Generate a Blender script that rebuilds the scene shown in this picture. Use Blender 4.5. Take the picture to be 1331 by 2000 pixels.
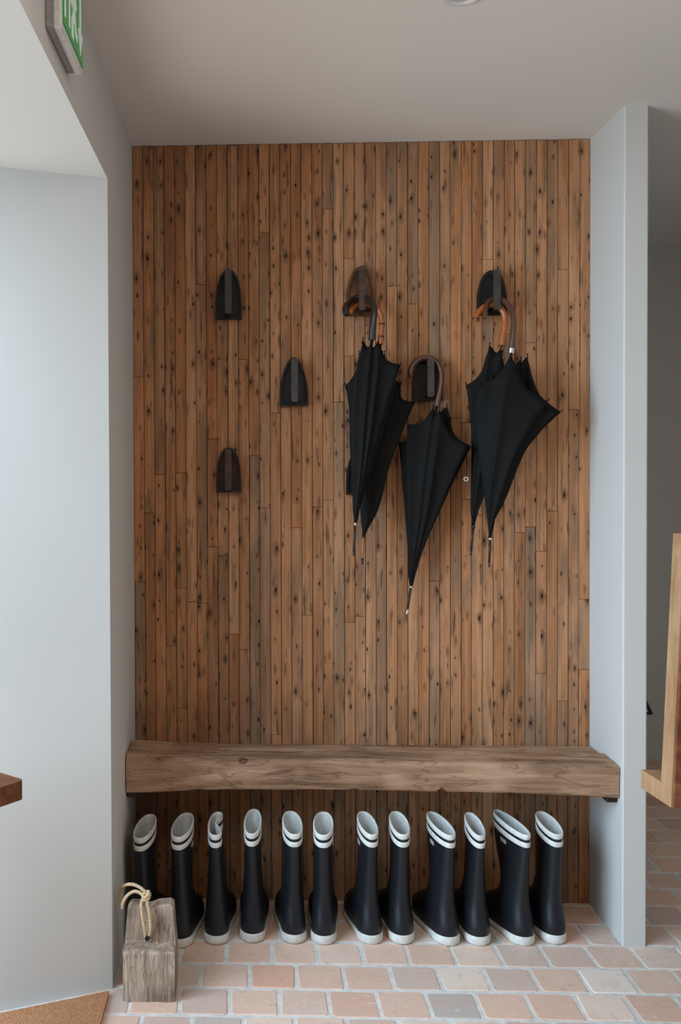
import bpy, math, random
from mathutils import Vector, Matrix, noise

# ------------------------------------------------------------------ clearing
for o in list(bpy.data.objects): bpy.data.objects.remove(o)
SC = bpy.context.scene
COL = SC.collection
random.seed(7)

# ------------------------------------------------------------------ camera
CAM_Y, CAM_Z = -3.15, 1.42
YAW, PITCH, ROLL = 0.034679, 0.016798, -0.004439
FPX, PPX, PPY = 1883.8, 424.9, 945.3          # pixels of the 1331 x 2000 frame
_cy, _sy, _cp, _sp = math.cos(YAW), math.sin(YAW), math.cos(PITCH), math.sin(PITCH)
FWD = Vector((-_sy*_cp, _cy*_cp, -_sp)); RGT = Vector((_cy, _sy, 0)); UPV = RGT.cross(FWD)
_c, _s = math.cos(ROLL), math.sin(ROLL)
RGT, UPV = _c*RGT + _s*UPV, -_s*RGT + _c*UPV
CAMP = Vector((0, CAM_Y, CAM_Z))
cd = bpy.data.cameras.new('camera')
cam = bpy.data.objects.new('camera', cd); COL.objects.link(cam)
cd.sensor_fit = 'AUTO'; cd.sensor_width = 36.0
cd.lens = FPX*36.0/2000.0
cd.shift_x = (665.5-PPX)/2000.0; cd.shift_y = -(1000.0-PPY)/2000.0
cd.clip_start = 0.02
m3 = Matrix((RGT, UPV, -FWD)).transposed()
cam.matrix_world = Matrix.Translation(CAMP) @ m3.to_4x4()
SC.camera = cam

def at(px, py, X=None, Y=None, Z=None):
    """world point seen at a pixel of the photograph, on a plane of the place"""
    d = FWD + RGT*((px-PPX)/FPX) + UPV*((PPY-py)/FPX)
    if Y is not None: t = (Y-CAMP.y)/d.y
    elif Z is not None: t = (Z-CAMP.z)/d.z
    else: t = (X-CAMP.x)/d.x
    return CAMP + d*t

# ------------------------------------------------------------------ world, lights, exposure
W = bpy.data.worlds.new('world'); SC.world = W; W.use_nodes = True
bg = W.node_tree.nodes['Background']
bg.inputs[0].default_value = (1.0, 0.97, 0.93, 1); bg.inputs[1].default_value = 0.07
vs = SC.view_settings
vs.view_transform = 'Standard'; vs.look = 'None'; vs.gamma = 1.0; vs.use_curve_mapping = False
vs.exposure = 0.0
def area(name, loc, direction, sx, sy, power, color):
    l = bpy.data.lights.new(name, 'AREA'); l.shape = 'RECTANGLE'; l.size = sx; l.size_y = sy
    l.energy = power; l.color = color
    o = bpy.data.objects.new(name, l); COL.objects.link(o)
    o.location = loc; o.rotation_euler = Vector(direction).to_track_quat('-Z', 'Z').to_euler()
    return o
area('doorway_sky', (-2.8, -2.6, 2.55), (1, .36, -.30), 4.0, 3.0, 420, (0.58, 0.80, 1.0))
area('terrace_bounce', (-2.5, -2.3, -0.25), (.75, .2, 1), 3.4, 2.4, 84, (1.0, 0.94, 0.84))
area('side_fill', (2.68, -2.7, 1.65), (-1, .22, .05), 1.6, 1.3, 8, (1.0, 0.93, 0.85))  # added warm fill from the right
area('overhead_fill', (0.55, -1.95, 2.462), (0, 0.05, -1), 1.5, 1.1, 21, (1.0, 0.92, 0.83))  # added fill lamp just under the closed ceiling, brightens floor and bench from above

# ------------------------------------------------------------------ helpers
def me_obj(name, verts, faces, mat, parent=None, origin=None, smooth=False, angle=None):
    origin = Vector(origin) if origin is not None else Vector((0, 0, 0))
    me = bpy.data.meshes.new(name)
    me.from_pydata([tuple(Vector(v)-origin) for v in verts], [], faces)
    me.validate(); me.update()
    o = bpy.data.objects.new(name, me); COL.objects.link(o)
    if mat: me.materials.append(mat)
    if smooth:
        for p in me.polygons: p.use_smooth = True
        if angle is not None:
            me.set_sharp_from_angle(angle=math.radians(angle))
    if parent: o.parent = parent
    else: o.location = origin
    return o
def tag(o, label=None, cat=None, group=None, kind=None):
    if label: o['label'] = label
    if cat: o['category'] = cat
    if group: o['group'] = group
    if kind: o['kind'] = kind
    return o
def thing(name, loc, label, cat, group=None):
    o = bpy.data.objects.new(name, None); COL.objects.link(o); o.location = loc
    o.empty_display_size = 0.05
    return tag(o, label, cat, group)

class MB:
    def __init__(s): s.v = []; s.f = []
    def add(s, verts, faces):
        b = len(s.v); s.v += [Vector(v) for v in verts]; s.f += [tuple(i+b for i in f) for f in faces]; return s
    def box(s, lo, hi, bev=0.0):
        x0, y0, z0 = lo; x1, y1, z1 = hi
        if bev <= 0:
            v = [(x0,y0,z0),(x1,y0,z0),(x1,y1,z0),(x0,y1,z0),(x0,y0,z1),(x1,y0,z1),(x1,y1,z1),(x0,y1,z1)]
            return s.add(v, [(3,2,1,0),(4,5,6,7),(0,1,5,4),(1,2,6,5),(2,3,7,6),(3,0,4,7)])
        b = bev; v = []; idx = {}
        C = [(x0,1),(x1,-1)], [(y0,1),(y1,-1)], [(z0,1),(z1,-1)]
        for i in range(2):
            for j in range(2):
                for k in range(2):
                    X, sx = C[0][i]; Y, sy = C[1][j]; Z, sz = C[2][k]
                    idx[i,j,k,0] = len(v); v.append((X, Y+sy*b, Z+sz*b))
                    idx[i,j,k,1] = len(v); v.append((X+sx*b, Y, Z+sz*b))
                    idx[i,j,k,2] = len(v); v.append((X+sx*b, Y+sy*b, Z))
        f = []
        q = [(0,0),(1,0),(1,1),(0,1)]
        for e in range(2):
            f.append(tuple(idx[e,a,c,0] for a,c in (q if e else q[::-1])))
            f.append(tuple(idx[a,e,c,1] for a,c in (q[::-1] if e else q)))
            f.append(tuple(idx[a,c,e,2] for a,c in (q if e else q[::-1])))
        for a in range(2):
            for c in range(2):
                f.append((idx[0,a,c,1],idx[1,a,c,1],idx[1,a,c,2],idx[0,a,c,2]))
                f.append((idx[a,0,c,0],idx[a,1,c,0],idx[a,1,c,2],idx[a,0,c,2]))
                f.append((idx[a,c,0,0],idx[a,c,1,0],idx[a,c,1,1],idx[a,c,0,1]))
                for k in range(2): f.append((idx[a,c,k,0],idx[a,c,k,1],idx[a,c,k,2]))
        return s.add(v, f)
    def loft(s, rings, closed=True, cap0=True, cap1=True, loop=False):
        n = len(rings[0]); v = [p for r in rings for p in r]; f = []
        m = len(rings); R_ = range(m if loop else m-1)
        for i in R_:
            i2 = (i+1) % m
            for j in range(n if closed else n-1):
                k = (j+1) % n
                f.append((i*n+j, i*n+k, i2*n+k, i2*n+j))
        if cap0 and not loop: f.append(tuple(range(n))[::-1])
        if cap1 and not loop: f.append(tuple((m-1)*n+j for j in range(n)))
        return s.add(v, f)
    def prism(s, poly, ax, a, b):
        """poly of 2-D points extruded along axis ax from a to b"""
        def p3(p, t):
            return {'x': (t, p[0], p[1]), 'y': (p[0], t, p[1]), 'z': (p[0], p[1], t)}[ax]
        return s.loft([[p3(p, a) for p in poly], [p3(p, b) for p in poly]])
    def tube(s, path, rad, n=10, caps=True):
        path = [Vector(p) for p in path]; rings = []
        if not callable(rad) and not isinstance(rad, (list, tuple)): rad = [rad]*len(path)
        ref = None
        for i, p in enumerate(path):
            t = (path[min(i+1, len(path)-1)] - path[max(i-1, 0)]).normalized()
            if ref is None:
                ref = Vector((0, 1, 0)) if abs(t.y) < .9 else Vector((1, 0, 0))
            u = (ref - t*ref.dot(t)).normalized(); w = t.cross(u); ref = u
            rings.append([p + (u*math.cos(a)+w*math.sin(a))*rad[i] for a in (2*math.pi*k/n for k in range(n))])
        return s.loft(rings, True, caps, caps)
    def build(s, name, mat, parent=None, origin=None, smooth=False, angle=None):
        o = me_obj(name, s.v, s.f, mat, parent, origin, smooth, angle)
        import bmesh
        bm = bmesh.new(); bm.from_mesh(o.data); bmesh.ops.recalc_face_normals(bm, faces=bm.faces)
        bm.to_mesh(o.data); bm.free()
        if smooth and angle is not None: o.data.set_sharp_from_angle(angle=math.radians(angle))
        return o

def catmull(pts, n):
    pts = [Vector(p) for p in pts]
    if len(pts) == 2: return [pts[0].lerp(pts[1], i/(n-1)) for i in range(n)]
    L = [0]
    for a, b in zip(pts, pts[1:]): L.append(L[-1]+(b-a).length)
    out = []
    for i in range(n):
        d = L[-1]*i/(n-1); k = 0
        while k < len(pts)-2 and d > L[k+1]: k += 1
        t = (d-L[k])/max(L[k+1]-L[k], 1e-9)
        p1, p2 = pts[k], pts[k+1]
        p0 = pts[k-1] if k else p1*2-p2
        p3 = pts[k+2] if k+2 < len(pts) else p2*2-p1
        out.append(0.5*((2*p1)+(p2-p0)*t+(2*p0-5*p1+4*p2-p3)*t*t+(3*p1-p0-3*p2+p3)*t**3))
    return out
def lerp(a, b, t): return a+(b-a)*t
def sstep(a, b, x):
    t = min(max((x-a)/(b-a), 0), 1); return t*t*(3-2*t)
def keyed(keys, x):
    if x <= keys[0][0]: return keys[0][1:]
    for a, b in zip(keys, keys[1:]):
        if x <= b[0]:
            t = (x-a[0])/(b[0]-a[0]); return tuple(lerp(p, q, t) for p, q in zip(a[1:], b[1:]))
    return keys[-1][1:]

# ------------------------------------------------------------------ materials
def srgb(r, g, b):
    f = lambda c: ((c/255+0.055)/1.055)**2.4 if c/255 > 0.04045 else c/255/12.92
    return (f(r), f(g), f(b), 1)
class NT:
    def __init__(s, name, rough=0.6, metal=0.0, spec=0.5):
        s.m = bpy.data.materials.new(name); s.m.use_nodes = True
        s.t = s.m.node_tree; s.b = s.t.nodes['Principled BSDF']
        s.b.inputs['Roughness'].default_value = rough; s.b.inputs['Metallic'].default_value = metal
        s.b.inputs['Specular IOR Level'].default_value = spec
    def n(s, typ, inp=None, **kw):
        nd = s.t.nodes.new('ShaderNode'+typ)
        for k, v in kw.items(): setattr(nd, k, v)
        for k, v in (inp or {}).items(): s.set(nd, k, v)
        return nd
    def set(s, nd, k, v):
        if hasattr(v, 'is_linked') or isinstance(v, bpy.types.NodeSocket): s.t.links.new(v, nd.inputs[k])
        else: nd.inputs[k].default_value = v
    def pos(s, scale=(1,1,1), seed=True, seedmul=37.0):
        g = s.n('NewGeometry')
        out = g.outputs['Position']
        if seed:
            r = s.n('ObjectInfo').outputs['Random']
            mm = s.n('Math', {0: r, 1: seedmul}, operation='MULTIPLY').outputs[0]
            cmb = s.n('CombineXYZ', {0: mm, 1: mm, 2: mm}).outputs[0]
            out = s.n('VectorMath', {0: out, 1: cmb}, operation='ADD').outputs[0]
        return s.n('VectorMath', {0: out, 1: scale}, operation='MULTIPLY').outputs[0]
    def noise(s, vec, scale=1.0, detail=4.0, rough=0.55, out='Fac', distort=0.0):
        return s.n('TexNoise', {'Vector': vec, 'Scale': scale, 'Detail': detail, 'Roughness': rough, 'Distortion': distort}).outputs[out]
    def ramp(s, fac, stops, interp='LINEAR'):
        r = s.n('ValToRGB', {0: fac}); e = r.color_ramp; e.interpolation = interp
        while len(e.elements) < len(stops): e.elements.new(0.5)
        for el, (p, c) in zip(e.elements, stops): el.position = p; el.color = c
        return r.outputs[0]
    def mr(s, v, a, b, c=0.0, d=1.0):
        return s.n('MapRange', {0: v, 1: a, 2: b, 3: c, 4: d}, interpolation_type='SMOOTHSTEP').outputs[0]
    def mix(s, fac, a, b, mode='MIX'):
        nd = s.n('Mix', None, data_type='RGBA', blend_type=mode)
        s.set(nd, 0, fac); s.set(nd, 6, a); s.set(nd, 7, b); return nd.outputs[2]
    def math(s, op, a, b=0.0):
        return s.n('Math', {0: a, 1: b}, operation=op).outputs[0]
    def color(s, c): s.set(s.b, 'Base Color', c); return s
    def rough(s, c): s.set(s.b, 'Roughness', c); return s
    def bump(s, h, strength=0.3, dist=0.002):
        s.set(s.b, 'Normal', s.n('Bump', {'Height': h, 'Strength': strength, 'Distance': dist}).outputs[0]); return s

def plaster(name, c, warm=0.0):
    t = NT(name, 0.85, spec=0.25); p = t.pos(seed=False)
    n1 = t.noise(p, 2.2, 3); n2 = t.noise(p, 60, 5)
    t.color(t.ramp(n1, [(0.3, tuple(x*0.965 for x in c[:3])+(1,)), (0.75, c)]))
    t.bump(t.math('ADD', t.math('MULTIPLY', n1, 3.0), t.math('MULTIPLY', n2, .25)), .12, .004)
    return t.m
M_WALL = plaster('white_plaster', (0.61, 0.60, 0.575, 1))
M_CEIL = plaster('ceiling_paint', (0.72, 0.70, 0.66, 1))

def wood_slats():
    t = NT('reclaimed_pine', 0.74, spec=0.22)
    rnd = t.n('ObjectInfo').outputs['Random']
    base = t.ramp(rnd, [(0.0, srgb(168,122,86)), (0.14, srgb(196,150,112)), (0.28, srgb(178,124,84)), (0.42, srgb(204,160,124)),
                        (0.54, srgb(160,126,98)), (0.66, srgb(192,138,96)), (0.78, srgb(150,124,102)), (0.88, srgb(186,140,106)), (1.0, srgb(172,116,76))])
    pg = t.pos((55, 55, 1.6)); grain = t.noise(pg, 1.0, 6, .6, distort=.8)
    pf = t.pos((300, 300, 6.0)); fine = t.noise(pf, 1.0, 3, .6)
    c = t.mix(t.mr(grain, .34, .72), base, t.mix(1.0, base, (0.66, 0.59, 0.53, 1), 'MULTIPLY'))
    c = t.mix(t.math('MULTIPLY', t.mr(fine, .5, .8), .30), c, srgb(104, 72, 48))
    # broad tone changes along a board, paler sanded patches
    pp = t.pos((14, 14, 3.6), seedmul=91); b1 = t.noise(pp, 1.0, 3, .55)
    c = t.mix(t.math('MULTIPLY', t.mr(b1, .52, .70), .40), c, srgb(206, 160, 128))
    c = t.mix(t.math('MULTIPLY', t.mr(b1, .30, .46, 1, 0), .45), c, srgb(120, 82, 54))
    # grey weathering in long soft streaks
    pw = t.pos((38, 38, 3.4), seedmul=53); w = t.mr(t.noise(pw, 1.0, 4, .62), .50, .66)
    c = t.mix(t.math('MULTIPLY', w, .62), c, srgb(122, 106, 90))
    pw2 = t.pos((70, 70, 8.0), seedmul=19); w2 = t.mr(t.noise(pw2, 1.0, 4, .6), .58, .71)
    c = t.mix(t.math('MULTIPLY', w2, .72), c, srgb(72, 60, 52))
    # reddish knots
    pk = t.pos((30, 30, 9.0), seedmul=71)
    vk = t.n('TexVoronoi', {'Vector': pk, 'Scale': 1.0, 'Randomness': 1.0}, voronoi_dimensions='3D')
    kd = t.mr(vk.outputs['Distance'], .06, .24, 1.0, 0.0)
    c = t.mix(t.math('MULTIPLY', kd, .65), c, srgb(112, 66, 42))
    # nail holes, ragged, some with a dark iron stain drawn out along the grain
    ph = t.pos((36, 0.0, 16), seedmul=29)
    wob = t.noise(t.pos((160, 160, 90)), 1.0, 2, .5, out='Color')
    ph = t.n('VectorMath', {0: ph, 1: t.n('VectorMath', {0: wob, 1: (.16, .16, .16)}, operation='MULTIPLY').outputs[0]}, operation='ADD').outputs[0]
    sx = t.n('SeparateXYZ', {0: ph}); ph2 = t.n('CombineXYZ', {0: sx.outputs[0], 1: sx.outputs[2], 2: 0.0}).outputs[0]
    vh = t.n('TexVoronoi', {'Vector': ph2, 'Scale': 1.0, 'Randomness': 1.0}, voronoi_dimensions='2D')
    sc_ = t.n('SeparateColor', {0: vh.outputs['Color']})
    keep = t.mr(sc_.outputs[0], .34, .38, 1.0, 0.0)
    hd = t.math('DIVIDE', vh.outputs['Distance'], t.mr(sc_.outputs[1], 0.0, 1.0, .45, 1.2))
    hole = t.math('MULTIPLY', t.mr(hd, .05, .125, 1.0, 0.0), keep)
    halo = t.math('MULTIPLY', t.math('MULTIPLY', t.mr(hd, .06, .50, 1.0, 0.0), keep), t.mr(sc_.outputs[2], .2, .9, .15, .75))
    c = t.mix(halo, c, srgb(78, 58, 46))
    c = t.mix(t.math('MULTIPLY', hole, .93), c, srgb(26, 17, 12))
    t.color(t.mix(1.0, c, (1.02, 0.95, 0.88, 1), 'MULTIPLY'))
    h = t.math('SUBTRACT', t.math('ADD', t.math('MULTIPLY', grain, .5), t.math('MULTIPLY', fine, .25)), t.math('MULTIPLY', hole, 1.4))
    t.bump(h, .5, .0015)
    return t.m
M_SLAT = wood_slats()
def flat_mat(name, c, rough=.6, metal=0.0, spec=.5, bump=0.0, bscale=80):
    t = NT(name, rough, metal, spec); p = t.pos(seed=False)
    n = t.noise(p, bscale, 4)
    t.color(t.mix(t.mr(n, .3, .75), tuple(x*.82 for x in c[:3])+(1,), c))
    if bump: t.bump(n, bump, .002)
    return t.m
M_BACK = flat_mat('dark_backing', srgb(26, 18, 13), .9)
def tile_mat():
    t = NT('terracotta_tile', 0.62, spec=.35)
    rnd = t.n('ObjectInfo').outputs['Random']
    base = t.ramp(rnd, [(0.0, srgb(240,216,198)), (0.14, srgb(230,192,170)), (0.28, srgb(214,164,138)), (0.40, srgb(242,224,210)),
                        (0.52, srgb(184,172,164)), (0.64, srgb(234,196,174)), (0.76, srgb(206,176,162)), (0.88, srgb(228,206,190)), (1.0, srgb(222,168,140))])
    p = t.pos((1,1,1)); n1 = t.noise(p, 14, 4, .6); n2 = t.noise(p, 46, 5, .65); n3 = t.noise(p, 160, 3)
    c = t.mix(t.math('MULTIPLY', t.mr(n1, .46, .72), .45), base, srgb(215,163,136))
    c = t.mix(t.math('MULTIPLY', t.mr(n2, .58, .74), .55), c, srgb(149,136,129))
    c = t.mix(t.math('MULTIPLY', t.mr(n2, .28, .42, 1, 0), .45), c, srgb(245,236,222))
    t.color(t.mix(.14, c, srgb(244, 228, 216))); t.rough(t.mr(n2, .2, .8, .5, .75))
    t.bump(t.math('ADD', n1, t.math('MULTIPLY', n3, .3)), .35, .003)
    return t.m
M_TILE = tile_mat()
def grout_mat():
    t = NT('lime_grout', .9, spec=.2); p = t.pos(seed=False); n = t.noise(p, 40, 5)
    t.color(t.ramp(n, [(.3, srgb(206,200,194)), (.7, srgb(234,231,227))])); t.bump(n, .4, .003); return t.m
M_GROUT = grout_mat()
def beam_wood(name, dark, mid, light, along=(1.4, 26, 26), crack=.6, seed=False):
    t = NT(name, .75, spec=.25)
    p = t.pos(along, seed=seed); g = t.noise(p, 1.0, 7, .62, distort=.8)
    c = t.ramp(g, [(.28, dark), (.5, mid), (.72, light)])
    pf = t.pos(tuple(a*5 for a in along), seed=seed); f = t.noise(pf, 1.0, 4, .6)
    c = t.mix(t.math('MULTIPLY', t.mr(f, .54, .72), .45), c, dark)
    pb = t.pos((5, 7, 7), seed=seed); b = t.noise(pb, 1.0, 3)
    c = t.mix(t.math('MULTIPLY', t.mr(b, .48, .68), .5), c, light)
    c = t.mix(t.math('MULTIPLY', t.mr(b, .30, .46, 1, 0), .5), c, dark)
    pc = t.pos((along[0]*2.0, along[1]*1.1, along[2]*1.1), seed=seed); k = t.noise(pc, 1.0, 2, .5, distort=1.5)
    cr = t.math('MULTIPLY', t.mr(t.math('ABSOLUTE', t.math('SUBTRACT', k, .5)), .004, .02, 1.0, 0.0), crack)
    c = t.mix(cr, c, srgb(34, 22, 15))
    t.color(c)
    t.bump(t.math('SUBTRACT', t.math('ADD', t.math('MULTIPLY', g, .8), t.math('MULTIPLY', f, .4)), cr), .6, .004)
    return t.m
M_BEAM = beam_wood('old_oak_beam', srgb(98,70,50), srgb(152,118,92), srgb(196,164,134), along=(1.8, 22, 22), crack=.35)
M_BLOCK = beam_wood('weathered_oak', srgb(96,80,69), srgb(162,140,122), srgb(204,186,168), along=(34, 34, 4.0), crack=.45)
M_OAK = beam_wood('oiled_oak', srgb(128,92,62), srgb(158,120,86), srgb(176,140,104), along=(30, 30, 2.2), crack=.1)
M_WALNUT = beam_wood('brown_stained_wood', srgb(84,48,28), srgb(112,68,40), srgb(140,92,60), along=(3, 30, 30), crack=.1)
M_KNOT = flat_mat('dark_knot', srgb(96, 66, 46), .8, bump=.4)
M_RUBBER = flat_mat('navy_black_rubber', (0.011, 0.013, 0.017, 1), .42, spec=.38)
M_WHITER = flat_mat('white_rubber', (0.80, 0.79, 0.74, 1), .5)
M_LINING = flat_mat('pale_lining', (0.72, 0.72, 0.70, 1), .85)
M_TAG = flat_mat('grey_tag', (0.55, 0.56, 0.58, 1), .5)
def cloth_mat():
    t = NT('black_umbrella_cloth', .8, spec=.08); p = t.pos(seed=False)
    n = t.noise(p, 14, 4); t.color(t.mix(n, (0.009, .009, .009, 1), (0.015, .015, .0145, 1)))
    t.bump(n, .3, .006); return t.m
M_CLOTH = cloth_mat()
def iron(name, a, b, rough=.55, metal=.5):
    t = NT(name, rough, metal); p = t.pos(seed=True); n = t.noise(p, 30, 5, .65)
    t.color(t.ramp(n, [(.35, a), (.7, b)])); t.bump(n, .35, .002); return t.m
M_IRON = iron('black_iron', srgb(26,25,25), srgb(42,40,38))
M_RUST = iron('brown_iron', srgb(40,30,26), srgb(72,52,42))
M_RUSTO = iron('rust_iron', srgb(56,40,32), srgb(120,72,34), .5, .35)
M_BAR = iron('worn_iron_bar', srgb(60,55,53), srgb(84,76,72), .5, .4)
M_BARB = iron('brown_iron_bar', srgb(62,46,40), srgb(90,68,58), .5, .4)
M_STEEL = flat_mat('bright_steel', (0.7, 0.7, 0.68, 1), .25, 1.0)
M_DKROD = flat_mat('dark_rod', srgb(52, 44, 42), .4, .3)
M_DKWOOD = flat_mat('dark_lacquered_wood', srgb(46, 36, 31), .22, spec=.6, bscale=30)
M_BRWOOD = flat_mat('brown_lacquered_wood', srgb(92, 58, 42), .25, spec=.6, bscale=30)
M_ORWOOD = flat_mat('orange_bamboo', srgb(178, 96, 36), .25, spec=.6, bscale=40)
M_TANROD = flat_mat('tan_wood_tip', srgb(166, 112, 72), .5)
def rope_mat():
    t = NT('jute_rope', .9, spec=.15); p = t.pos(seed=False); n = t.noise(p, 260, 3)
    t.color(t.ramp(n, [(.3, srgb(176,146,112)), (.7, srgb(226,200,166))])); t.bump(n, .5, .001); return t.m
M_ROPE = rope_mat()
def coir_mat():
    t = NT('coir', .95, spec=.1); p = t.pos(seed=False); n = t.noise(p, 300, 3); b = t.noise(p, 20, 3)
    c = t.ramp(n, [(.3, srgb(150,100,68)), (.7, srgb(222,164,122))])
    t.color(t.mix(t.math('MULTIPLY', b, .3), c, srgb(150,104,70))); t.bump(n, 1.0, .004); return t.m
M_COIR = coir_mat()
M_PLAST = flat_mat('white_plastic', (0.74, 0.74, 0.74, 1), .35)
M_GREYP = flat_mat('grey_plastic', (0.36, 0.34, 0.33, 1), .5)
def sign_mat(name, c, e):
    t = NT(name, .3); p = t.pos(seed=False); n = t.noise(p, 5, 2)
    t.color(t.mix(n, c, tuple(x*.9 for x in c[:3])+(1,)))
    t.b.inputs['Emission Color'].default_value = c; t.b.inputs['Emission Strength'].default_value = e
    return t.m
M_GREEN = sign_mat('green_sign', srgb(40, 140, 66), .18)
M_SIGNW = sign_mat('white_sign', srgb(226, 240, 230), .12)
M_LAMPG = flat_mat('lamp_glass', (0.5, 0.5, 0.5, 1), .15)

# ------------------------------------------------------------------ setting
XL, XR, H = -0.3833, 1.0937, 2.470
YP, XP2 = -0.2793, 1.1646            # pier front, pier outer face
YJ, ZJ = -0.5503, 2.2013             # doorway far jamb, doorway head
YFAR, XFAR, YOPEN = 1.62, 2.75, -4.7
# wall with the doorway on the left
w = MB()
w.prism([(XL, 0.06), (XL, YJ), (-0.95, -0.79), (-0.95, 0.06)], 'z', -0.02, H+0.02)
w.prism([(XL, YJ), (XL, -2.75), (-0.95, -2.55), (-0.95, -0.79)], 'z', ZJ, H+0.02)
w.prism([(XL, -2.75), (XL, YOPEN), (-0.95, YOPEN), (-0.95, -2.55)], 'z', -0.02, H+0.02)
tag(w.build('wall_left', M_WALL), 'white plaster wall with a splayed doorway', kind='structure')
# thin partition on the right of the niche
tag(MB().box((XR, YP, -0.02), (XP2, YFAR+.05, H+0.02), .004).build('wall_right', M_WALL), 'thin white partition at the right of the wood panelling', kind='structure')
tag(MB().box((XR-.05, YFAR, -0.02), (XFAR+.1, YFAR+.1, H+.02)).build('wall_far', M_WALL), 'shaded white wall at the end of the passage', kind='structure')
tag(MB().box((XFAR, YOPEN, -0.02), (XFAR+.1, YFAR+.1, H+.02)).build('wall_side', M_WALL), 'white side wall of the room', kind='structure')
tag(MB().box((-1.05, YOPEN, H), (XFAR+.1, YFAR+.1, H+.1)).build('ceiling', M_CEIL), 'plain off-white ceiling', kind='structure')
wall_back = MB().box((XL-.01, 0.0205, -0.02), (XR+.01, 0.08, H+.02)).build('wall_back', M_BACK)
tag(wall_back, 'niche wall clad in narrow reclaimed wooden slats', kind='structure')
floor = MB().box((-1.05, YOPEN, -0.10), (XFAR+.1, YFAR+.1, -0.002)).build('floor', M_GROUT)
tag(floor, 'floor of small old terracotta tiles in pale mortar', kind='structure')

# --- wood slats: 43 columns of butted pieces, each piece an object
NC = 43; PW = (XR-XL)/NC
def zpx(py): return at(700, py, Y=0).z
known = {7: [856, 1068], 8: [1085], 11: [889], 12: [992], 13: [806], 2: [925], 17: [990], 18: [977], 1: [1001], 4: [1149],
         6: [1179], 20: [1216], 21: [1204], 24: [560], 19: [785], 0: [733], 10: [700, 1270], 38: [1315], 27: [770], 35: [655]}
for c in range(NC):
    cuts = [zpx(y) for y in known.get(c, [])]
    if not cuts or random.random() < .45:
        for _ in range(random.choice([1, 1, 2])):
            z = random.uniform(.25, H-.2)
            if all(abs(z-k) > .22 for k in cuts): cuts.append(z)
    zs = [0.0] + sorted(cuts) + [H-.001]
    x0, x1 = XL+c*PW, XL+(c+1)*PW
    for za, zb in zip(zs, zs[1:]):
        dy = random.uniform(-.0022, .0022); g = random.uniform(.0006, .0016)
        MB().box((x0+g, dy, za+.0004), (x1-.0004, .0215, zb-.0004), .0012).build('plank', M_SLAT, wall_back,
            origin=(0, 0, 0))
# --- floor tiles
TP = 0.1318
tile_meshes = []
for k in range(9):
    hw = TP/2-.0055; pts = []
    for sx, sy in ((-1,-1),(1,-1),(1,1),(-1,1)):
        jx, jy = random.uniform(-.0025,.0025), random.uniform(-.0025,.0025)
        cx_, cy_ = sx*hw+jx, sy*hw+jy; r = random.uniform(.003, .008)
        a, b = ((cx_-sx*r, cy_), (cx_, cy_-sy*r))
        pts += [b, a] if sx*sy > 0 else [a, b]
    cx_ = sum(p[0] for p in pts)/8; cy_ = sum(p[1] for p in pts)/8
    low = [(p[0], p[1], -.010) for p in pts]; mid = [(p[0], p[1], -.0016) for p in pts]
    top = [(lerp(p[0], cx_, .035), lerp(p[1], cy_, .035), 0.0) for p in pts]
    mb = MB().loft([low, mid, top]); tile_meshes.append((mb.v, mb.f))
protos = []
for v, f in tile_meshes:
    me = bpy.data.meshes.new('tile'); me.from_pydata([tuple(p) for p in v], [], f); me.update(); me.materials.append(M_TILE)
    protos.append(me)
rowoff = {0: 0.0, 1: 0.5, 2: 0.0}
row_anchor = {0: at(797, 1865, Z=0).x, 1: at(673, 1915, Z=0).x, 2: at(644, 1970, Z=0).x}
singles, rest = [], []
def row_x0(r):
    if r in row_anchor: return row_anchor[r]
    return 0.03 + .5*TP*(r % 2) + .02*math.sin(r*2.3)
for r in range(-15, 33):
    yc = YP - TP*(r+.5)
    x0 = row_x0(r)
    for k in range(-8, 24):
        x = x0 + TP*(k+.5)
        hwx, hwy = TP/2-.004, TP/2-.004
        inniche = XL-hwx+.03 < x < XR+hwx-.03 and yc > YP-.01 and yc < .06
        front = yc < YP and (XL-.02 < x < XFAR-hwx)
        passage = yc > YP and XP2-hwx+.03 < x < XFAR-hwx and yc < YFAR-.05
        if not (inniche or front or passage) or yc < YOPEN+.1: continue
        q = (x, yc)
        near = (front and yc > -1.12 and x < 1.75) or inniche or (passage and x < 1.95 and yc < 1.55)
        (singles if near else rest).append(q)
for (x, y) in singles[:300]:
    o = bpy.data.objects.new('tile', random.choice(protos)); COL.objects.link(o); o.parent = floor
    clipL = max(0, (XL+.002) - (x-TP/2)) if y > YJ else 0
    clipR = max(0, (x+TP/2) - XR) if (x-TP/2 < XR-.02 and x < (XR+XP2)/2 and y > YP) else 0
    clipP = max(0, XP2 - (x-TP/2)) if (not clipR and x > (XR+XP2)/2-.02 and x-TP/2 > XR-.04 and y > YP) else 0
    clipB = max(0, (y+TP/2) - .018) if x < XR else 0
    sx = 1.0; dx = 0.0
    for cl, sg in ((clipL, 1), (clipP, 1), (clipR, -1)):
        if cl > .002: sx = (TP-cl)/TP; dx = sg*cl/2
    sy = (TP-clipB)/TP; o.location = (x+dx, y-clipB/2, random.uniform(-.0012, .0008))
    o.rotation_euler = (random.uniform(-.006,.006), random.uniform(-.006,.006), random.choice([0, math.pi]) + random.uniform(-.012,.012))
    o.scale = (sx*random.uniform(.985,1.0), sy*random.uniform(.985,1.0), 1)
mb = MB()
for (x, y) in singles[300:]+rest:
    v, f = random.choice(tile_meshes); mb.add([(p[0]+x, p[1]+y, p[2]) for p in v], f)
tag(mb.build('tile_field', M_TILE, floor), kind='stuff')

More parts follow.
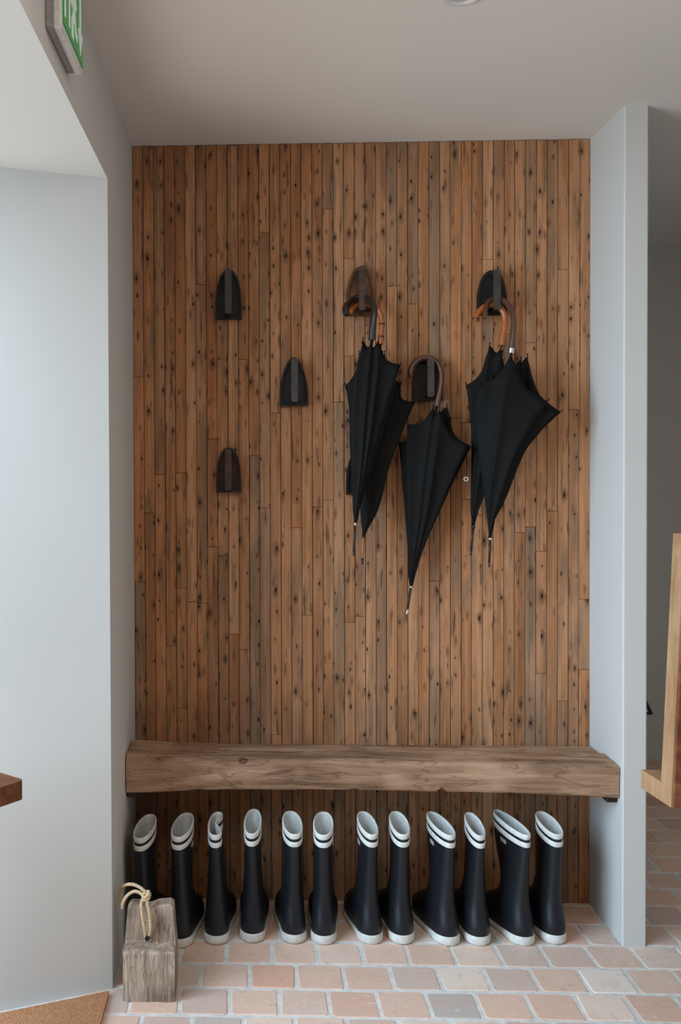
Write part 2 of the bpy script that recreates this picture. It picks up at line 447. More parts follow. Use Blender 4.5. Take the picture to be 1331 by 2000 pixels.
# ------------------------------------------------------------------ bench of old beams
bench = thing('beam_bench', ((XL+XR)/2, -.14, .43), 'long brown bench of old wooden beams spanning the niche above the boots', 'bench')
BO = bench.location
def beam(name, x0, x1, sec, amp, seed, n=90, notch=()):
    """sec(u) -> (y_front, y_back, z_bottom, z_top)"""
    rings = []
    for i in range(n+1):
        u = i/n; x = lerp(x0, x1, u); yf, yb, zb, zt = sec(u); ring = []
        r = .012
        for (cy_, cz_, a0) in ((yb-r, zt-r, 0), (yf+r, zt-r, 90), (yf+r, zb+r, 180), (yb-r, zb+r, 270)):
            for k in range(4):
                a = math.radians(a0+k*30); ring.append([cy_+r*math.cos(a), cz_+r*math.sin(a)])
        # subdivide the long sides
        out = []
        for k in range(16):
            p, q = ring[k], ring[(k+1) % 16]; out.append(p)
            if k % 4 == 3:
                for t in (.25, .5, .75): out.append([lerp(p[0], q[0], t), lerp(p[1], q[1], t)])
        rr = []
        for p in out:
            v = Vector((x*3, p[0]*14+seed, p[1]*14)); d = noise.noise(v)*amp + noise.noise(v*3.7)*amp*.35
            e = noise.noise(v*1.3+Vector((9, 4, 2)))*amp
            pz = p[1]+d
            for (nu, nw, nd) in notch:
                if p[1] < zb+.02: pz += nd*math.exp(-((u-nu)/nw)**2)
            rr.append((x, p[0]+e, pz))
        rings.append(rr)
    return MB().loft(rings)
def zf(px, py, Y): return at(px, py, Y=Y).z
YF = -.262
zt0, zt1 = zf(250, 1474, YF), zf(1205, 1497, YF)
zb0, zbm, zb1 = zf(250, 1550, YF), zf(700, 1546, YF), zf(1205, 1560, YF)
def sec_front(u):
    zt = lerp(zt0, zt1, u) ; zb = zb0*(1-u)*(1-2*u)+zbm*4*u*(1-u)+zb1*u*(2*u-1)
    return (YF, -.105-.02*u, zb, zt)
ztb = zf(700, 1450, -.002)
beam('front_beam', XL+.003, XR-.003, sec_front, .005, 3.1, notch=((.645, .006, .012), (.47, .004, .008), (.15, .01, .004))).build('front_beam', M_BEAM, bench, BO, True, 50)
beam('back_beam', XL+.003, XR-.003, lambda u: (-.099-.02*u, -.004, ztb-.09, ztb-.004), .002, 8.7).build('back_beam', M_BEAM, bench, BO, True, 50)
kp = at(474, 1486, Y=YF-.001)
rk = [[(kp.x+r*math.cos(a)*1.25, YF-d, kp.z+r*math.sin(a)*.8) for a in (2*math.pi*i/14 for i in range(14))] for r, d in ((.011,-.004),(.0095,.0035),(.006,.002),(.003,-.003))]
MB().loft(rk).build('knot', M_KNOT, bench, BO, True)
for sx in (0, 1):
    x = XL+.002 if sx == 0 else XR-.034
    MB().box((x, -.245, lerp(zb0, zb1, sx)-.018), (x+.032, -.02, lerp(zb0, zb1, sx)+.012), .003).build('wall_cleat', M_RUST, bench, BO)

# ------------------------------------------------------------------ wall hooks (old flat-iron shapes)
def hook(cxp, top, bot, wpx, pointed, m_plate, m_bar, label, bar_dx=0.0, rim=True, wtop=None):
    zb = at(cxp, bot, Y=-.01).z; zt = at(cxp, top, Y=-.01).z; xc = at(cxp, (top+bot)/2, Y=-.01).x
    hw = wpx/2/600.0; h = zt-zb
    o = thing('iron_hook', (xc, 0, zb), label, 'wall hook', 'iron hooks on the slatted wall')
    def outline(k, base=0.0):
        pts = [(-hw*k, base)]
        N = 14
        for i in range(N+1):
            a = i/N
            if pointed:   x = -hw*max(0.0, math.cos(a*math.pi/2))**1.12
            else:         x = -hw*max(0.0, math.cos(a*math.pi/2))**.80
            z = h*.22 + h*.78*math.sin(a*math.pi/2)**(1.15 if pointed else 1.0)
            pts.append((x*k, base+(z-base)*(1-(1-k)*.55)))
        pts += [(-x, z) for x, z in pts[-2::-1]]
        return pts
    yp0 = -.003
    P = lambda pts, y: [(x, y, z) for x, z in pts]
    MB().loft([P(outline(1), yp0+.001), P(outline(1), -.012), P(outline(.97), -.014)]).build('plate', m_plate, o, smooth=False)
    # raised rim round the arch
    o1, o2 = outline(1), outline(.86, h*.06)
    rings = []
    n = len(o1)
    r = MB()
    rings = [P(o1, -.013), P(o1, -.021), P(o2, -.021), P(o2, -.013)]
    r.loft(rings, cap0=False, cap1=False); r.build('rim', m_plate, o)
    # handle bar standing off the plate on two posts
    bw = .0105; yb0, yb1 = -.074, -.060
    z0, z1 = h*.015, h*.955
    bar = []
    for i in range(9):
        a = math.pi*i/8; bar.append((bw*math.cos(a), z1-bw+bw*math.sin(a)))
    for i in range(9):
        a = math.pi+math.pi*i/8; bar.append((bw*math.cos(a), z0+bw+bw*.4*math.sin(a)))
    MB().loft([[(x+bar_dx, y, z) for x, z in bar] for y in (yb1, yb0)]).build('handle_bar', m_bar, o)
    for zc in (z0+.012, z1-.014):
        MB().tube([(bar_dx*.3, -.012, zc), (bar_dx, yb1-.002, zc)], .0065, 10).build('post', m_plate, o, smooth=True, angle=40)
    return o
hook(447, 528, 624, 51, False, M_IRON, M_BAR, 'black iron hook highest on the left half, above the brown hook')
hook(574, 698, 793, 55, True, M_IRON, M_BAR, 'black pointed iron hook between the two left hooks and the umbrellas')
hook(447, 874, 962, 49, False, M_RUST, M_BARB, 'brown iron hook lowest on the left, nothing hanging on it')
hook(704, 522, 617, 54, False, M_RUSTO, M_BARB, 'rust brown iron hook holding the two leftmost umbrellas')
hook(961, 529, 616, 56, False, M_IRON, M_BAR, 'black iron hook holding the two rightmost umbrellas', bar_dx=.002)
hook(835, 700, 783, 58, False, M_IRON, M_BAR, 'low black iron hook ringed by the brown crook of the middle umbrella')
hook(703, 880, 966, 53, False, M_IRON, M_BAR, 'black iron hook mostly hidden behind the left umbrellas')

# ------------------------------------------------------------------ umbrellas
def umbrella(label, Y0, apex, top, ribs, handle, hr, m_handle, ferrule_px, m_ferrule, m_tip, cap, nodes=(), strap=None, fold=.30, collar=False):
    """ribs: polylines of (px, py, dY) from near the apex to the rib end, in order round the canopy"""
    Yt, Yb = Y0 if isinstance(Y0, tuple) else (Y0, Y0)
    def at_(x, y, d=0.0): return at(x, y, Y=lerp(Yt, Yb, (y-top[1])/(apex[1]-top[1]))+d)
    A = at_(*apex); T = at_(*top)
    u = thing('umbrella', T, label, 'umbrella', 'black umbrellas hanging from the iron hooks')
    K, Ms = 22, 8
    cols = []
    for rb in ribs:
        pts = [A + Vector((0, 0, 0))] + [at_(x, y, d) for x, y, d in rb]
        cols.append(catmull(pts, K))
    n = len(cols); grid = []
    ax = (T-A).normalized()
    for i in range(n):
        a, b = cols[i], cols[(i+1) % n]
        for m in range(Ms):
            t = m/Ms; col = []
            for k in range(K):
                s = k/(K-1); p = a[k].lerp(b[k], t)
                axis_pt = A + ax*(p-A).dot(ax)
                f = math.sin(math.pi*t)
                p = p.lerp(axis_pt, fold*f*(.35+.65*s)*(1-.35*s*s))
                p = p - ax*(.018*f*s**3)                      # hem dips between the rib ends
                q = p*26; p = p + Vector((noise.noise(q), noise.noise(q+Vector((7,0,3))), 0))*.0028*s
                # gathered collar at the bottom
                if s < .12:
                    d = p-axis_pt; L = d.length; mn = .0095
                    if L < mn:
                        ang = 2*math.pi*(i+t)/n
                        dd = Vector((-math.cos(ang), -math.sin(ang), 0)) if L < 1e-5 else d/L
                        p = axis_pt + dd*mn*(.55+.45*s/.12)
                col.append(p)
            grid.append(col)
    rings = [[grid[j][k] for j in range(len(grid))] for k in range(K)]
    cn = MB().loft(rings, True, True, False).build('canopy', M_CLOTH, u, T, True)
    sm = cn.modifiers.new('solid', 'SOLIDIFY'); sm.thickness = .0012
    for c in cols:                                            # rib ends
        d = (c[-1]-c[-3]).normalized()
        MB().tube([c[-1]-d*.012, c[-1]+d*.004, c[-1]+d*.009], [.0016, .0016, .0022], 6).build('rib_tip', M_CLOTH, u, T)
    # shaft runs through the canopy
    MB().tube([A, T], .0045, 8).build('shaft', M_DKROD, u, T, True)
    f0, f1 = [at_(x, y, d) for x, y, d in ferrule_px]
    dv = f1-f0
    MB().tube([A+(f0-A)*.2, f0+dv*.06], [.0075, .0055], 10).build('ferrule_cap', M_STEEL if cap else M_DKROD, u, T, True)
    MB().tube([f0, f0+dv*.8], [.0042, .0036], 10).build('ferrule', m_ferrule, u, T, True)
    MB().tube([f0+dv*.78, f1-dv*.03, f1], [.0040, .0032, .0016], 10).build('tip', m_tip, u, T, True)
    hp = [at(x, y, Y=yy) for x, y, yy in handle]
    path = catmull(hp, 40)
    rads = [hr*(1+.0*i) for i in range(40)]
    rads[-1] = hr*.55; rads[-2] = hr*.9
    hd = MB().tube(path, rads, 12).build('handle', m_handle, u, T, True, 60)
    for fr in nodes:
        i = int(fr*39); i = min(max(i, 1), 38)
        d = (path[i+1]-path[i-1]).normalized()
        MB().tube([path[i]-d*.003, path[i]-d*.001, path[i]+d*.001, path[i]+d*.003], [hr*.98, hr*1.22, hr*1.22, hr*.98], 12).build('bamboo_node', M_BRWOOD, hd, T, True)
    if collar:
        d = (path[1]-path[0]).normalized()
        MB().tube([path[0]-d*.004, path[0]+d*.012], hr*1.12, 12).build('collar', M_STEEL, u, T, True, 40)
    if strap:
        sp = [at_(x, y, d) for x, y, d in strap]
        st = MB().tube(catmull(sp, 10), .0012, 6).build('strap', M_CLOTH, u, T)
        c = sp[-1]
        ring = [[c + Vector((math.cos(a)*(.0062+.0017*math.cos(b)), .0017*math.sin(b), -.006+math.sin(a)*(.0062+.0017*math.cos(b)))) for b in (2*math.pi*j/6 for j in range(6))] for a in (2*math.pi*i/18 for i in range(18))]
        MB().loft(ring, loop=True).build('snap_ring', M_PLAST, st, T, True)
    return u
# left pair
umbrella('umbrella with orange bamboo handle, behind the dark handled one on the left hook', (-.052, -.108), (711, 1046), (744, 668),
  [[(706,1030,.0),(704,980,.0),(702,900,.0),(700,800,.0),(698,735,.0)],
   [(710,1025,-.01),(716,960,-.02),(722,860,-.025),(728,770,-.02),(736,690,-.015)],
   [(714,1030,-.015),(728,980,-.025),(745,900,-.03),(768,830,-.025),(782,752,-.02)],
   [(718,1036,-.008),(741,990,-.014),(760,916,-.02),(784,850,-.016),(811,785,-.012)],
   [(716,1030,.012),(734,980,.02),(752,900,.028),(770,820,.03),(784,748,.028)],
   [(713,1028,.015),(722,960,.03),(735,860,.035),(748,760,.036),(752,690,.033)],
   [(709,1028,.012),(712,960,.028),(715,860,.034),(718,770,.034),(720,700,.03)]],
  [(744,672,-.052),(746,640,-.05),(746,622,-.048),(739,605,-.044),(722,595,-.038),(702,594,-.035),(689,603,-.038),(686,612,-.044)], .0085, M_ORWOOD,
  [(710,1047,0),(708,1103,-.004)], M_TANROD, M_DKROD, False, nodes=(.12, .30))
umbrella('dark handled umbrella in front on the left hook, its canopy loosely bunched', (-.112, -.170), (695, 1021), (727, 662),
  [[(690,1008,.0),(688,950,.0),(683,860,.0),(682,800,.0),(675,753,-.005)],
   [(692,1005,-.014),(691,930,-.026),(689,840,-.034),(694,740,-.034),(709,664,-.02)],
   [(696,1000,-.018),(705,920,-.036),(712,820,-.046),(720,730,-.044),(726,668,-.022)],
   [(698,1000,-.016),(711,925,-.032),(726,830,-.044),(737,735,-.04),(740,665,-.022)],
   [(700,1002,-.008),(716,935,-.018),(738,850,-.026),(762,775,-.026),(783,712,-.022)],
   [(700,1004,.006),(722,935,.012),(750,850,.016),(768,790,.016),(780,745,.014)],
   [(698,1004,.012),(712,930,.026),(730,840,.032),(744,760,.032),(748,690,.028)],
   [(694,1004,.012),(698,930,.026),(700,840,.03),(702,760,.03),(702,690,.026)]],
  [(727,664,-.112),(729,630,-.11),(731,602,-.104),(722,586,-.08),(705,581,-.045),(688,587,-.05),(676,600,-.085),(677,616,-.11)], .0112, M_DKWOOD,
  [(694,1023,0),(691,1086,-.006)], M_DKROD, M_DKROD, True)
# middle
umbrella('umbrella with brown crook on the low middle hook, hanging lowest of all', -.060, (804, 1144), (855, 786),
  [[(798,1128,.0),(796,1062,.0),(790,984,.0),(785,925,-.002),(779,862,-.005)],
   [(800,1125,-.012),(801,1062,-.02),(798,984,-.026),(794,905,-.026),(797,828,-.018)],
   [(804,1122,-.016),(814,1050,-.03),(822,980,-.036),(832,890,-.034),(846,796,-.016)],
   [(806,1122,-.014),(822,1055,-.03),(838,980,-.042),(848,890,-.044),(859,800,-.02)],
   [(809,1132,-.008),(828,1072,-.018),(850,1020,-.024),(884,945,-.03),(921,872,-.03)],
   [(808,1126,.010),(824,1062,.018),(842,990,.024),(860,900,.026),(873,793,.024)],
   [(804,1126,.012),(812,1062,.026),(820,980,.032),(832,890,.034),(848,800,.03)],
   [(801,1126,.010),(803,1062,.022),(803,980,.026),(806,900,.028),(815,830,.026)]],
  [(854,794,-.060),(859,765,-.058),(862,738,-.052),(858,716,-.046),(845,702,-.042),(829,699,-.040),(813,706,-.042),(803,722,-.046),(803,739,-.050)], .0095, M_BRWOOD,
  [(803,1146,0),(795,1201,-.006)], M_DKROD, M_STEEL, True, strap=[(912,880,-.02),(912,905,-.018),(911,932,-.016)])
# right pair
umbrella('umbrella with orange bamboo handle at the right, behind the wide one', -.050, (925, 1026), (981, 684),
  [[(920,1005,.0),(920,944,.0),(922,873,.0),(918,812,.0),(911,752,-.004)],
   [(923,1000,-.012),(926,930,-.02),(930,850,-.024),(942,760,-.022),(957,674,-.012)],
   [(926,1000,-.014),(936,930,-.026),(948,850,-.03),(964,760,-.026),(979,680,-.012)],
   [(930,1008,-.008),(946,970,-.016),(962,900,-.02),(985,820,-.02),(1003,745,-.018)],
   [(929,1006,.010),(944,950,.018),(962,880,.022),(982,800,.024),(1002,720,.022)],
   [(925,1002,.014),(934,930,.026),(946,850,.03),(960,770,.032),(972,700,.028)]],
  [(980,680,-.050),(984,650,-.05),(987,626,-.05),(983,608,-.048),(970,597,-.042),(955,596,-.04),(941,604,-.042),(933,616,-.046),(929,627,-.050)], .0098, M_ORWOOD,
  [(925,1028,0),(920,1085,-.004)], M_DKROD, M_DKROD, False, nodes=(.02, .985))
umbrella('widest umbrella, brown handle with silver collar, in front on the right hook', (-.113, -.130), (958, 1050), (999, 692),
  [[(954,1030,.0),(946,965,.0),(933,870,.0),(927,800,-.004),(939,748,-.006)],
   [(956,1020,-.016),(957,960,-.030),(970,860,-.044),(983,765,-.042),(998,694,-.014)],
   [(962,1020,-.016),(982,955,-.034),(1012,880,-.046),(1044,825,-.044),(1070,784,-.036)],
   [(964,1022,-.006),(988,975,-.012),(1022,890,-.018),(1054,846,-.020),(1096,804,-.020)],
   [(964,1020,.010),(986,960,.018),(1012,870,.024),(1028,780,.026),(1031,696,.022)],
   [(961,1020,.014),(974,950,.028),(994,860,.034),(1014,770,.034),(1018,702,.028)],
   [(957,1022,.012),(958,950,.022),(958,860,.026),(960,780,.028),(964,725,.024)]],
  [(999,688,-.110),(1002,655,-.108),(1004,628,-.102),(1000,606,-.09),(985,588,-.066),(967,583,-.044),(952,594,-.05),(947,622,-.072)], .0088, M_BRWOOD,
  [(958,1052,0),(956,1108,-.006)], M_DKROD, M_DKROD, True, collar=True)

# ------------------------------------------------------------------ rubber boots
PROF = [  # z, back y, front y, half width
 (.018,.004,.278,.0475),(.036,.000,.277,.0490),(.052,.000,.268,.0480),(.068,.003,.250,.0462),(.084,.008,.222,.0435),(.100,.013,.190,.0405),
 (.118,.017,.164,.0365),(.140,.018,.146,.0330),(.170,.017,.134,.0308),(.210,.013,.130,.0298),(.255,.009,.131,.0298),(.300,.005,.133,.0302),(.345,.003,.135,.0306)]
def hwfoot(t):
    if t < .17: return .79*math.sqrt(max(0.0, 1-((.17-t)/.17)**2))
    if t > .72: return math.sqrt(max(0.0, 1-((t-.72)/.28)**2))
    return lerp(.79, 1.0, sstep(.30, .72, t))
NB = 56
def ring(z, off=0.0, wk=1.0, dent=0.0, side=1, tilt=.20, lenk=1.0):
    yb, yf, hw = keyed(PROF, z); yb -= off; yf = yf*(1+(lenk-1)*sstep(.12, .3, z))+off; hw = hw*(1+(wk-1)*sstep(.12, .3, z))+off
    e = sstep(.045, .15, z); out = []
    for i in range(NB):
        a = 2*math.pi*i/NB
        t = .5-.5*math.cos(a); y = lerp(yb, yf, t); sg = 1 if math.sin(a) >= 0 else -1
        xf = sg*hw*hwfoot(t); xe = sg*hw*abs(math.sin(a))**.82
        x = lerp(xf, xe, e)
        x += side*.010*(1-e)*sstep(.35, 1, t)*.6             # toes curve inwards
        k = sstep(.18, .345, z)
        zz = z + tilt*(y-.02)*k
        if dent and sg*dent > 0:
            g = math.exp(-((t-.55)/.25)**2)*sstep(.22, .345, z); x -= abs(dent)*sg*g
        out.append((x, y, zz))
    return out
def boot(px, py, yawdeg, label, wk=1.0, dent=0.0, side=1, tilt=.20, lenk=1.0, tagside=0, sc=.955, lean=0.0):
    p = at(px, py, Z=0)
    b = thing('rubber_boot', (p.x, p.y, 0), label, 'boot', 'rubber boots under the bench')
    ca, sa = math.cos(math.radians(yawdeg)), math.sin(math.radians(yawdeg))
    def T(ps):   # local frame: heel at the origin, toes towards +y; a lean bends only the shaft
        r = []
        for x, y, z in ps:
            x2 = x + lean*max(0, z-.06)
            r.append((sc*(x2*ca + y*sa), sc*(-x2*sa + y*ca), sc*z))
        return r
    kw = dict(wk=wk, dent=dent, side=side, tilt=tilt, lenk=lenk)
    zs = [.016,.028,.042,.052,.062,.072,.082,.092,.104,.118,.135,.155,.18,.21,.24,.265,.285,.30,.315,.330]
    MB().loft([T(ring(z, **kw)) for z in zs], True, True, False).build('upper', M_RUBBER, b, smooth=True)
    # white sole: thick at the heel, thin along the side
    def sole_ring(z, off, topk=False):
        rr = []
        base = ring(.030, off, **kw)
        for (x, y, zz) in base:
            rr.append((x, y, z(y) if callable(z) else z))
        return rr
    top = lambda y: lerp(.029, .019, sstep(.02, .12, y))
    MB().loft([T(sole_ring(0.0, -.002)), T(sole_ring(.004, .0022)), T(sole_ring(.012, .0034)), T(sole_ring(lambda y: top(y)-.003, .0030)),
               T(sole_ring(top, .0016)), T(sole_ring(top, -.004))], True, True, True).build('sole', M_WHITER, b, smooth=True, angle=60)
    # white bands at the rim with a dark stripe left between them
    MB().loft([T(ring(.333, -.001, **kw)), T(ring(.333, .0016, **kw)), T(ring(.338, .0022, **kw)), T(ring(.345, .0020, **kw)), T(ring(.348, .0006, **kw)),
               T(ring(.348, -.0020, **kw)), T(ring(.344, -.0034, **kw)), T(ring(.330, -.0036, **kw))], True, False, False).build('rim_band', M_WHITER, b, smooth=True, angle=70)
    MB().loft([T(ring(.307, -.001, **kw)), T(ring(.307, .0016, **kw)), T(ring(.314, .0022, **kw)), T(ring(.321, .0020, **kw)), T(ring(.323, -.001, **kw))],
              True, False, False).build('stripe_band', M_WHITER, b, smooth=True, angle=70)
    MB().loft([T(ring(z, -.0034-.0005*(i > 0), **kw)) for i, z in enumerate([.343, .32, .29, .25, .21, .17, .13])], True, False, True).build('lining', M_LINING, b, smooth=True)
    if tagside:
        rs = [ring(z, .0014, **kw) for z in (.284, .287, .292, .295)]
        js = [j for j in range(NB) if (math.sin(2*math.pi*j/NB)*tagside > 0) and .40 < .5-.5*math.cos(2*math.pi*j/NB) < .66]
        strips = [T([(r[j][0], r[j][1], r[j][2]) for j in js]) for r in rs]
        o = MB().loft(strips, False, False, False).build('brand_tag', M_TAG, b)
        s = o.modifiers.new('solid', 'SOLIDIFY'); s.thickness = .0018; s.offset = 0
        o['label'] = 'small pale tag'
    return b
boot(272, 1856, 8, 'leftmost rubber boot, standing in the corner behind the wooden block', side=1, wk=.95, lenk=1.2, tilt=.12)
boot(347, 1853, 8, 'rubber boot right behind the wooden block, partly hidden by it', side=-1, tagside=1, lenk=1.22, tilt=.12)
boot(421, 1847, 3, 'rubber boot with one side of its rim pushed in', side=1, dent=.030, wk=.86)
boot(492, 1843, 4, 'rubber boot with a tall narrow opening, just right of the dented one', side=-1, wk=.86, tilt=.24)
boot(577, 1845, -4, 'left boot of the third pair, its round opening facing up', side=1, wk=.98)
boot(632, 1847, 5, 'right boot of the third pair, toes turned to the right', side=-1, tagside=1, wk=1.0)
boot(730, 1846, -8, 'left boot of the fourth pair from the wooden block', side=1, tagside=-1, wk=.88)
boot(790, 1846, -3, 'right boot of the fourth pair, narrow shaft and scuffed heel', side=-1, wk=.92)
boot(884, 1849, -13, 'left boot of the fifth pair, rim slanting to the left', side=1, tagside=-1, lenk=1.25, wk=.9, tilt=.10)
boot(941, 1849, -4, 'right boot of the fifth pair, narrow upright opening', side=-1, wk=.78)
boot(1033, 1849, -15, 'left boot of the rightmost pair with a long slanted rim', side=1, tagside=-1, lenk=1.5, wk=.82, tilt=.055)
boot(1093, 1846, -9, 'rightmost rubber boot, nearest to the white partition', side=-1, wk=.95)

# ------------------------------------------------------------------ stepped wooden block with a rope
pb = at(290, 1957, Z=0)
bx0, bx1 = at(240, 1957, Z=0).x, at(342, 1955, Z=0).x
blk = thing('boot_jack_block', ((bx0+bx1)/2, pb.y, 0), 'weathered grey wooden block cut in a step, with a rope loop', 'wooden block')
bw = bx1-bx0; y0 = 0.0
prof = [(0,.002),(0,.045),(.001,.09),(.001,.127),(.004,.133),(.025,.135),(.052,.136),(.0545,.138),(.056,.17),(.058,.21),(.060,.2275),(.064,.231),(.085,.233),(.106,.230),(.110,.224),(.110,.12),(.110,.004),(.104,0),(.05,0),(.006,0)]
rings = []
for i in range(15):
    u = i/14; x = lerp(-bw/2, bw/2, u); rr = []
    edge = min(u, 1-u)*14
    for (yy, zz) in prof:
        k = 1.0 - (.05 if edge < .5 else 0)
        cyy, czz = .052, .11
        q = Vector((x*28, yy*28+5, zz*14))
        d = noise.noise(q)*.0028
        dz = noise.noise(q*1.2+Vector((3, 8, 1)))*.003 if zz > .02 else 0
        wid = lerp(1.0, .90, sstep(.13, .23, zz)) + .02*noise.noise(Vector((zz*22, u*3, 4)))
        if zz > .2: dz += .006*(u-.5)+(-.010*math.exp(-((u-.48)/.16)**2))
        rr.append((x*wid+(-.001 if zz > .13 else 0), cyy+(yy-cyy)*k+d, max(0.0, czz+(zz-czz)*k+dz) if zz > .003 else zz*0+0.0))
    rings.append(rr)
MB().loft(rings).build('block_body', M_BLOCK, blk, smooth=True, angle=24)
BLo = Vector(blk.location)
def rope(name, pts, parent, r=.0029, turns=11, n=90):
    path = catmull(pts, n); mbx = MB()
    for s3 in range(3):
        out = []
        ref = Vector((0.3, 1, .1))
        for i, p in enumerate(path):
            t = (path[min(i+1, n-1)]-path[max(i-1, 0)]).normalized()
            uu = (ref-t*ref.dot(t)).normalized(); ww = t.cross(uu); ref = uu
            a = 2*math.pi*(turns*i/n+s3/3); out.append(p+(uu*math.cos(a)+ww*math.sin(a))*r*.72)
        mbx.tube(out, r, 6)
    return mbx.build(name, M_ROPE, parent, BLo, True)
ytop = pb.y+.080; yfr = pb.y+.044
K_ = at(287, 1748, Y=pb.y+.062)
rope('rope_loop', [at(291,1828,Y=yfr+.006), at(294,1815,Y=yfr-.002), at(292,1785,Y=yfr), at(288,1765,Y=pb.y+.050), K_, at(276,1735,Y=pb.y+.07), at(258,1727,Y=ytop), at(240,1731,Y=ytop+.02), at(233,1746,Y=ytop+.036), at(236,1768,Y=ytop+.040)], blk)
rope('rope_loop', [at(285,1828,Y=yfr+.006), at(283,1815,Y=yfr-.002), at(278,1788,Y=yfr), at(276,1766,Y=pb.y+.050), at(280,1752,Y=pb.y+.06), at(274,1744,Y=pb.y+.066), at(262,1741,Y=pb.y+.072), at(249,1749,Y=pb.y+.078), at(240,1764,Y=pb.y+.082), at(239,1775,Y=pb.y+.084)], blk)
kn = [K_+Vector(v) for v in ((-.010,-.006,-.012),(.004,-.010,-.006),(.008,-.002,.004),(-.002,.006,.006),(-.010,0,0),(-.004,-.011,-.002),(.006,-.009,.006),(.004,0,.012))]
rope('rope_knot', kn, blk, turns=5, n=50)
c_ = at(288, 1831, Y=yfr+.004)
MB().tube([c_+Vector((0, .004, 0)), c_+Vector((0, -.006, -.001))], .0065, 12).build('rope_hole', M_BACK, blk, BLo)

# ------------------------------------------------------------------ exit sign on the left wall
s0 = at(88, 58, X=XL); s1 = at(131, 141, X=XL)
zb = (s0.z+s1.z)/2; ya, yb = s0.y, s1.y
dep = at(163, 138, Y=yb).x - XL
sg = thing('exit_sign', (XL, (ya+yb)/2, zb), 'white box exit sign with a green running figure, high on the left wall', 'exit sign')
SO = Vector(sg.location); hs = .165; L = yb-ya
MB().box((XL, ya, zb), (XL+dep*.45, yb, zb+hs), .003).build('housing', M_GREYP, sg, SO)
MB().box((XL+dep*.42, ya-.003, zb-.002), (XL+dep*.93, yb+.003, zb+hs+.002), .004).build('cover', M_PLAST, sg, SO)
gp = MB().box((XL+dep*.92, ya+.006, zb+.010), (XL+dep, yb-.004, zb+hs-.01), .001).build('green_panel', M_GREEN, sg, SO)
xs = XL+dep+.0002
def pict(name, poly):   # (fraction of length from the near end, fraction of height)
    pts = [(ya+a*L, zb+b*hs) for a, b in poly]
    MB().prism(pts, 'x', xs-.001, xs+.0012).build(name, M_SIGNW, gp, SO)
pict('door_mark', [(.06,.16),(.06,.86),(.30,.86),(.30,.16),(.26,.16),(.26,.80),(.10,.80),(.10,.16)])
pict('arrow_mark', [(.83,.14),(.72,.42),(.79,.42),(.79,.84),(.87,.84),(.87,.42),(.94,.42)])
pict('figure_head', [(.50+.04*math.cos(a), .82+.065*math.sin(a)) for a in (2*math.pi*i/12 for i in range(12))])
pict('figure_body', [(1.0-a, b) for a, b in [(.44,.70),(.54,.74),(.62,.58),(.67,.60),(.66,.50),(.59,.48),(.55,.58),(.54,.46),(.62,.34),(.60,.12),(.53,.12),(.54,.30),(.48,.38),(.43,.22),(.33,.20),(.33,.29),(.40,.31),(.44,.50),(.44,.60),(.40,.54),(.36,.60)]])

# ------------------------------------------------------------------ ceiling spotlight
pl = at(905, -12, Z=H)
sp = thing('ceiling_spotlight', (pl.x, pl.y, H), 'round grey recessed spotlight in the ceiling', 'spotlight')
def lathe(prof2, n=36): return [[(r*math.cos(a), r*math.sin(a), z) for a in (2*math.pi*i/n for i in range(n))] for r, z in prof2]
MB().loft(lathe([(.030, .0), (.031, -.004), (.040, -.007), (.050, -.004), (.052, 0.0)]), True, False, False).build('trim_ring', M_PLAST, sp, smooth=True)
MB().loft(lathe([(.0305, -.003), (.026, -.001), (.024, -.0005)]), True, False, True).build('lamp_face', M_LAMPG, sp, smooth=True, angle=40)

# ------------------------------------------------------------------ doormat in the doorway
mt = MB()
z0, z1 = -.002, .012
mt.prism([(XL-.004, -.585), (XL-.004, -2.6), (-.93, -2.5), (-.93, -.815)], 'z', z0, z1)
tag(mt.build('doormat', M_COIR), 'brown coir mat lying in the doorway at the left', 'doormat')
# floor under the doorway is the mortar bed already

# ------------------------------------------------------------------ table corner at the left edge
tc = at(47, 1523, Z=.74)
e1, e2 = Vector((-.80, .60, 0)), Vector((-.60, -.80, 0))
tb = thing('side_table', (tc.x+.24*(e1.x+e2.x), tc.y+.24*(e1.y+e2.y), 0), 'corner of a brown wooden table top at the left edge', 'table')
def rounded_quad(c, a, b, la, lb, r):
    cs = [c, c+a*la, c+a*la+b*lb, c+b*lb]; out = []
    for i in range(4):
        p = cs[i]; d0 = (cs[i-1]-p).normalized(); d1 = (cs[(i+1) % 4]-p).normalized()
        for k in range(5):
            t = k/4; q = (p+d0*r)*(1-t)**2 + p*2*t*(1-t) + (p+d1*r)*t*t; out.append((q.x, q.y))
    return out
TO = Vector(tb.location)
c0 = Vector((tc.x, tc.y, 0))
MB().prism(rounded_quad(c0, e1, e2, .34, .48, .012), 'z', .698, .740).build('table_top', M_WALNUT, tb, TO)
for a_, b_ in ((.07,.07), (.28,.07), (.28,.41), (.07,.41)):
    q = c0+e1*a_+e2*b_
    MB().prism(rounded_quad(Vector((q.x, q.y, 0))-e1*.018-e2*.018, e1, e2, .036, .036, .005), 'z', .0125 , .699).build('leg', M_WALNUT, tb, TO)

# ------------------------------------------------------------------ wooden stand at the right edge
ZB = .72
n0 = at(1311, 1577, Z=ZB); f0 = at(1253, 1539, Z=ZB)
st = thing('wooden_stand', (n0.x+.3, n0.y+.06, 0), 'pale wooden stand with an upright panel and a ledge at the right edge', 'stand')
STo = Vector(st.location); th = .040
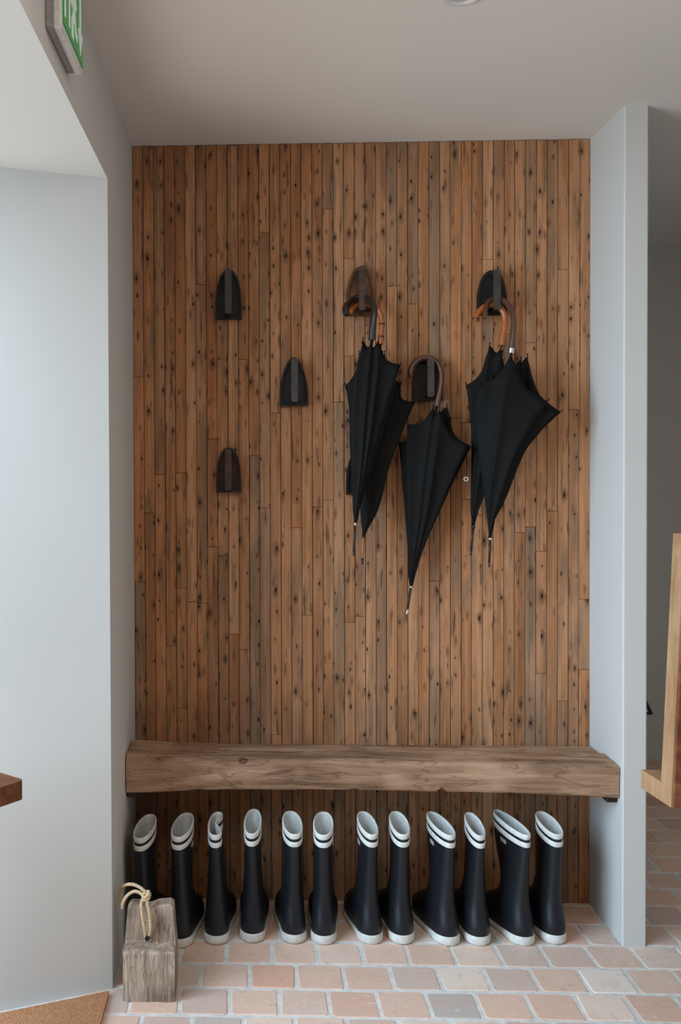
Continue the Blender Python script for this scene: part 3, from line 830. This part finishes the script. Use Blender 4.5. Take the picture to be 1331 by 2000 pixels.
# ledge behind the panel
lx = f0.x
MB().loft([[(n0.x, n0.y, ZB), (n0.x+.62, n0.y, ZB), (lx+.62, f0.y, ZB), (lx, f0.y, ZB)],
           [(n0.x+.002, n0.y, ZB+th), (n0.x+.62, n0.y, ZB+th), (lx+.62, f0.y, ZB+th), (lx, f0.y, ZB+th)]]).build('ledge', M_OAK, st, STo)
# upright panel leaning a little to the right
hp_ = .56; ln = at(1331, 1118, Y=n0.y).x + .006 - n0.x; pt = .042
MB().loft([[(n0.x, n0.y-.001, ZB), (n0.x+.62, n0.y-.001, ZB), (n0.x+.62, n0.y+pt, ZB), (n0.x-.004, n0.y+pt, ZB)],
           [(n0.x+ln, n0.y-.001, ZB+hp_), (n0.x+.62, n0.y-.001, ZB+hp_), (n0.x+.62, n0.y+pt, ZB+hp_), (n0.x+ln-.004, n0.y+pt, ZB+hp_)]]).build('upright_panel', M_OAK, st, STo)
MB().loft([[(n0.x+.004, n0.y-.006, ZB+.002), (n0.x+.62, n0.y-.006, ZB+.002), (n0.x+.62, n0.y-.001, ZB+.002), (n0.x+.004, n0.y-.001, ZB+.002)],
           [(n0.x+ln+.004, n0.y-.006, ZB+hp_), (n0.x+.62, n0.y-.006, ZB+hp_), (n0.x+.62, n0.y-.001, ZB+hp_), (n0.x+ln+.004, n0.y-.001, ZB+hp_)]]).build('front_veneer', M_WALNUT, st, STo)
for dx in (.16, .56):
    for dy in (.012, .070):
        MB().box((n0.x+dx, n0.y+dy, 0.0), (n0.x+dx+.035, n0.y+dy+.035, ZB+.001), .003).build('leg', M_OAK, st, STo)

# ------------------------------------------------------------------ black bracket on the hidden side of the partition
pbk = at(1264, 1395, X=XP2); bY = YP+.10
a0, a1, a2, a3 = [at(x, y, Y=bY) for x, y in ((1258,1325),(1263,1345),(1273,1394),(1256,1391))]
bk = thing('wall_bracket', (XP2, bY, a3.z), 'black metal bracket sticking out behind the white partition', 'bracket')
BK = Vector(bk.location)
MB().box((XP2, bY-.012, a3.z-.02), (XP2+.004, bY+.012, a0.z+.03), .001).build('back_plate', M_IRON, bk, BK)
q0 = Vector((XP2+.003, bY, a0.z)); q1 = Vector((a2.x, bY, a2.z)); q2 = Vector((XP2+.003, bY, a3.z))
MB().tube([q0, q0.lerp(q1, .5), q1], .0052, 8).build('sloping_arm', M_IRON, bk, BK, True)
MB().tube([q1, q2], .0042, 8).build('lower_arm', M_IRON, bk, BK, True)
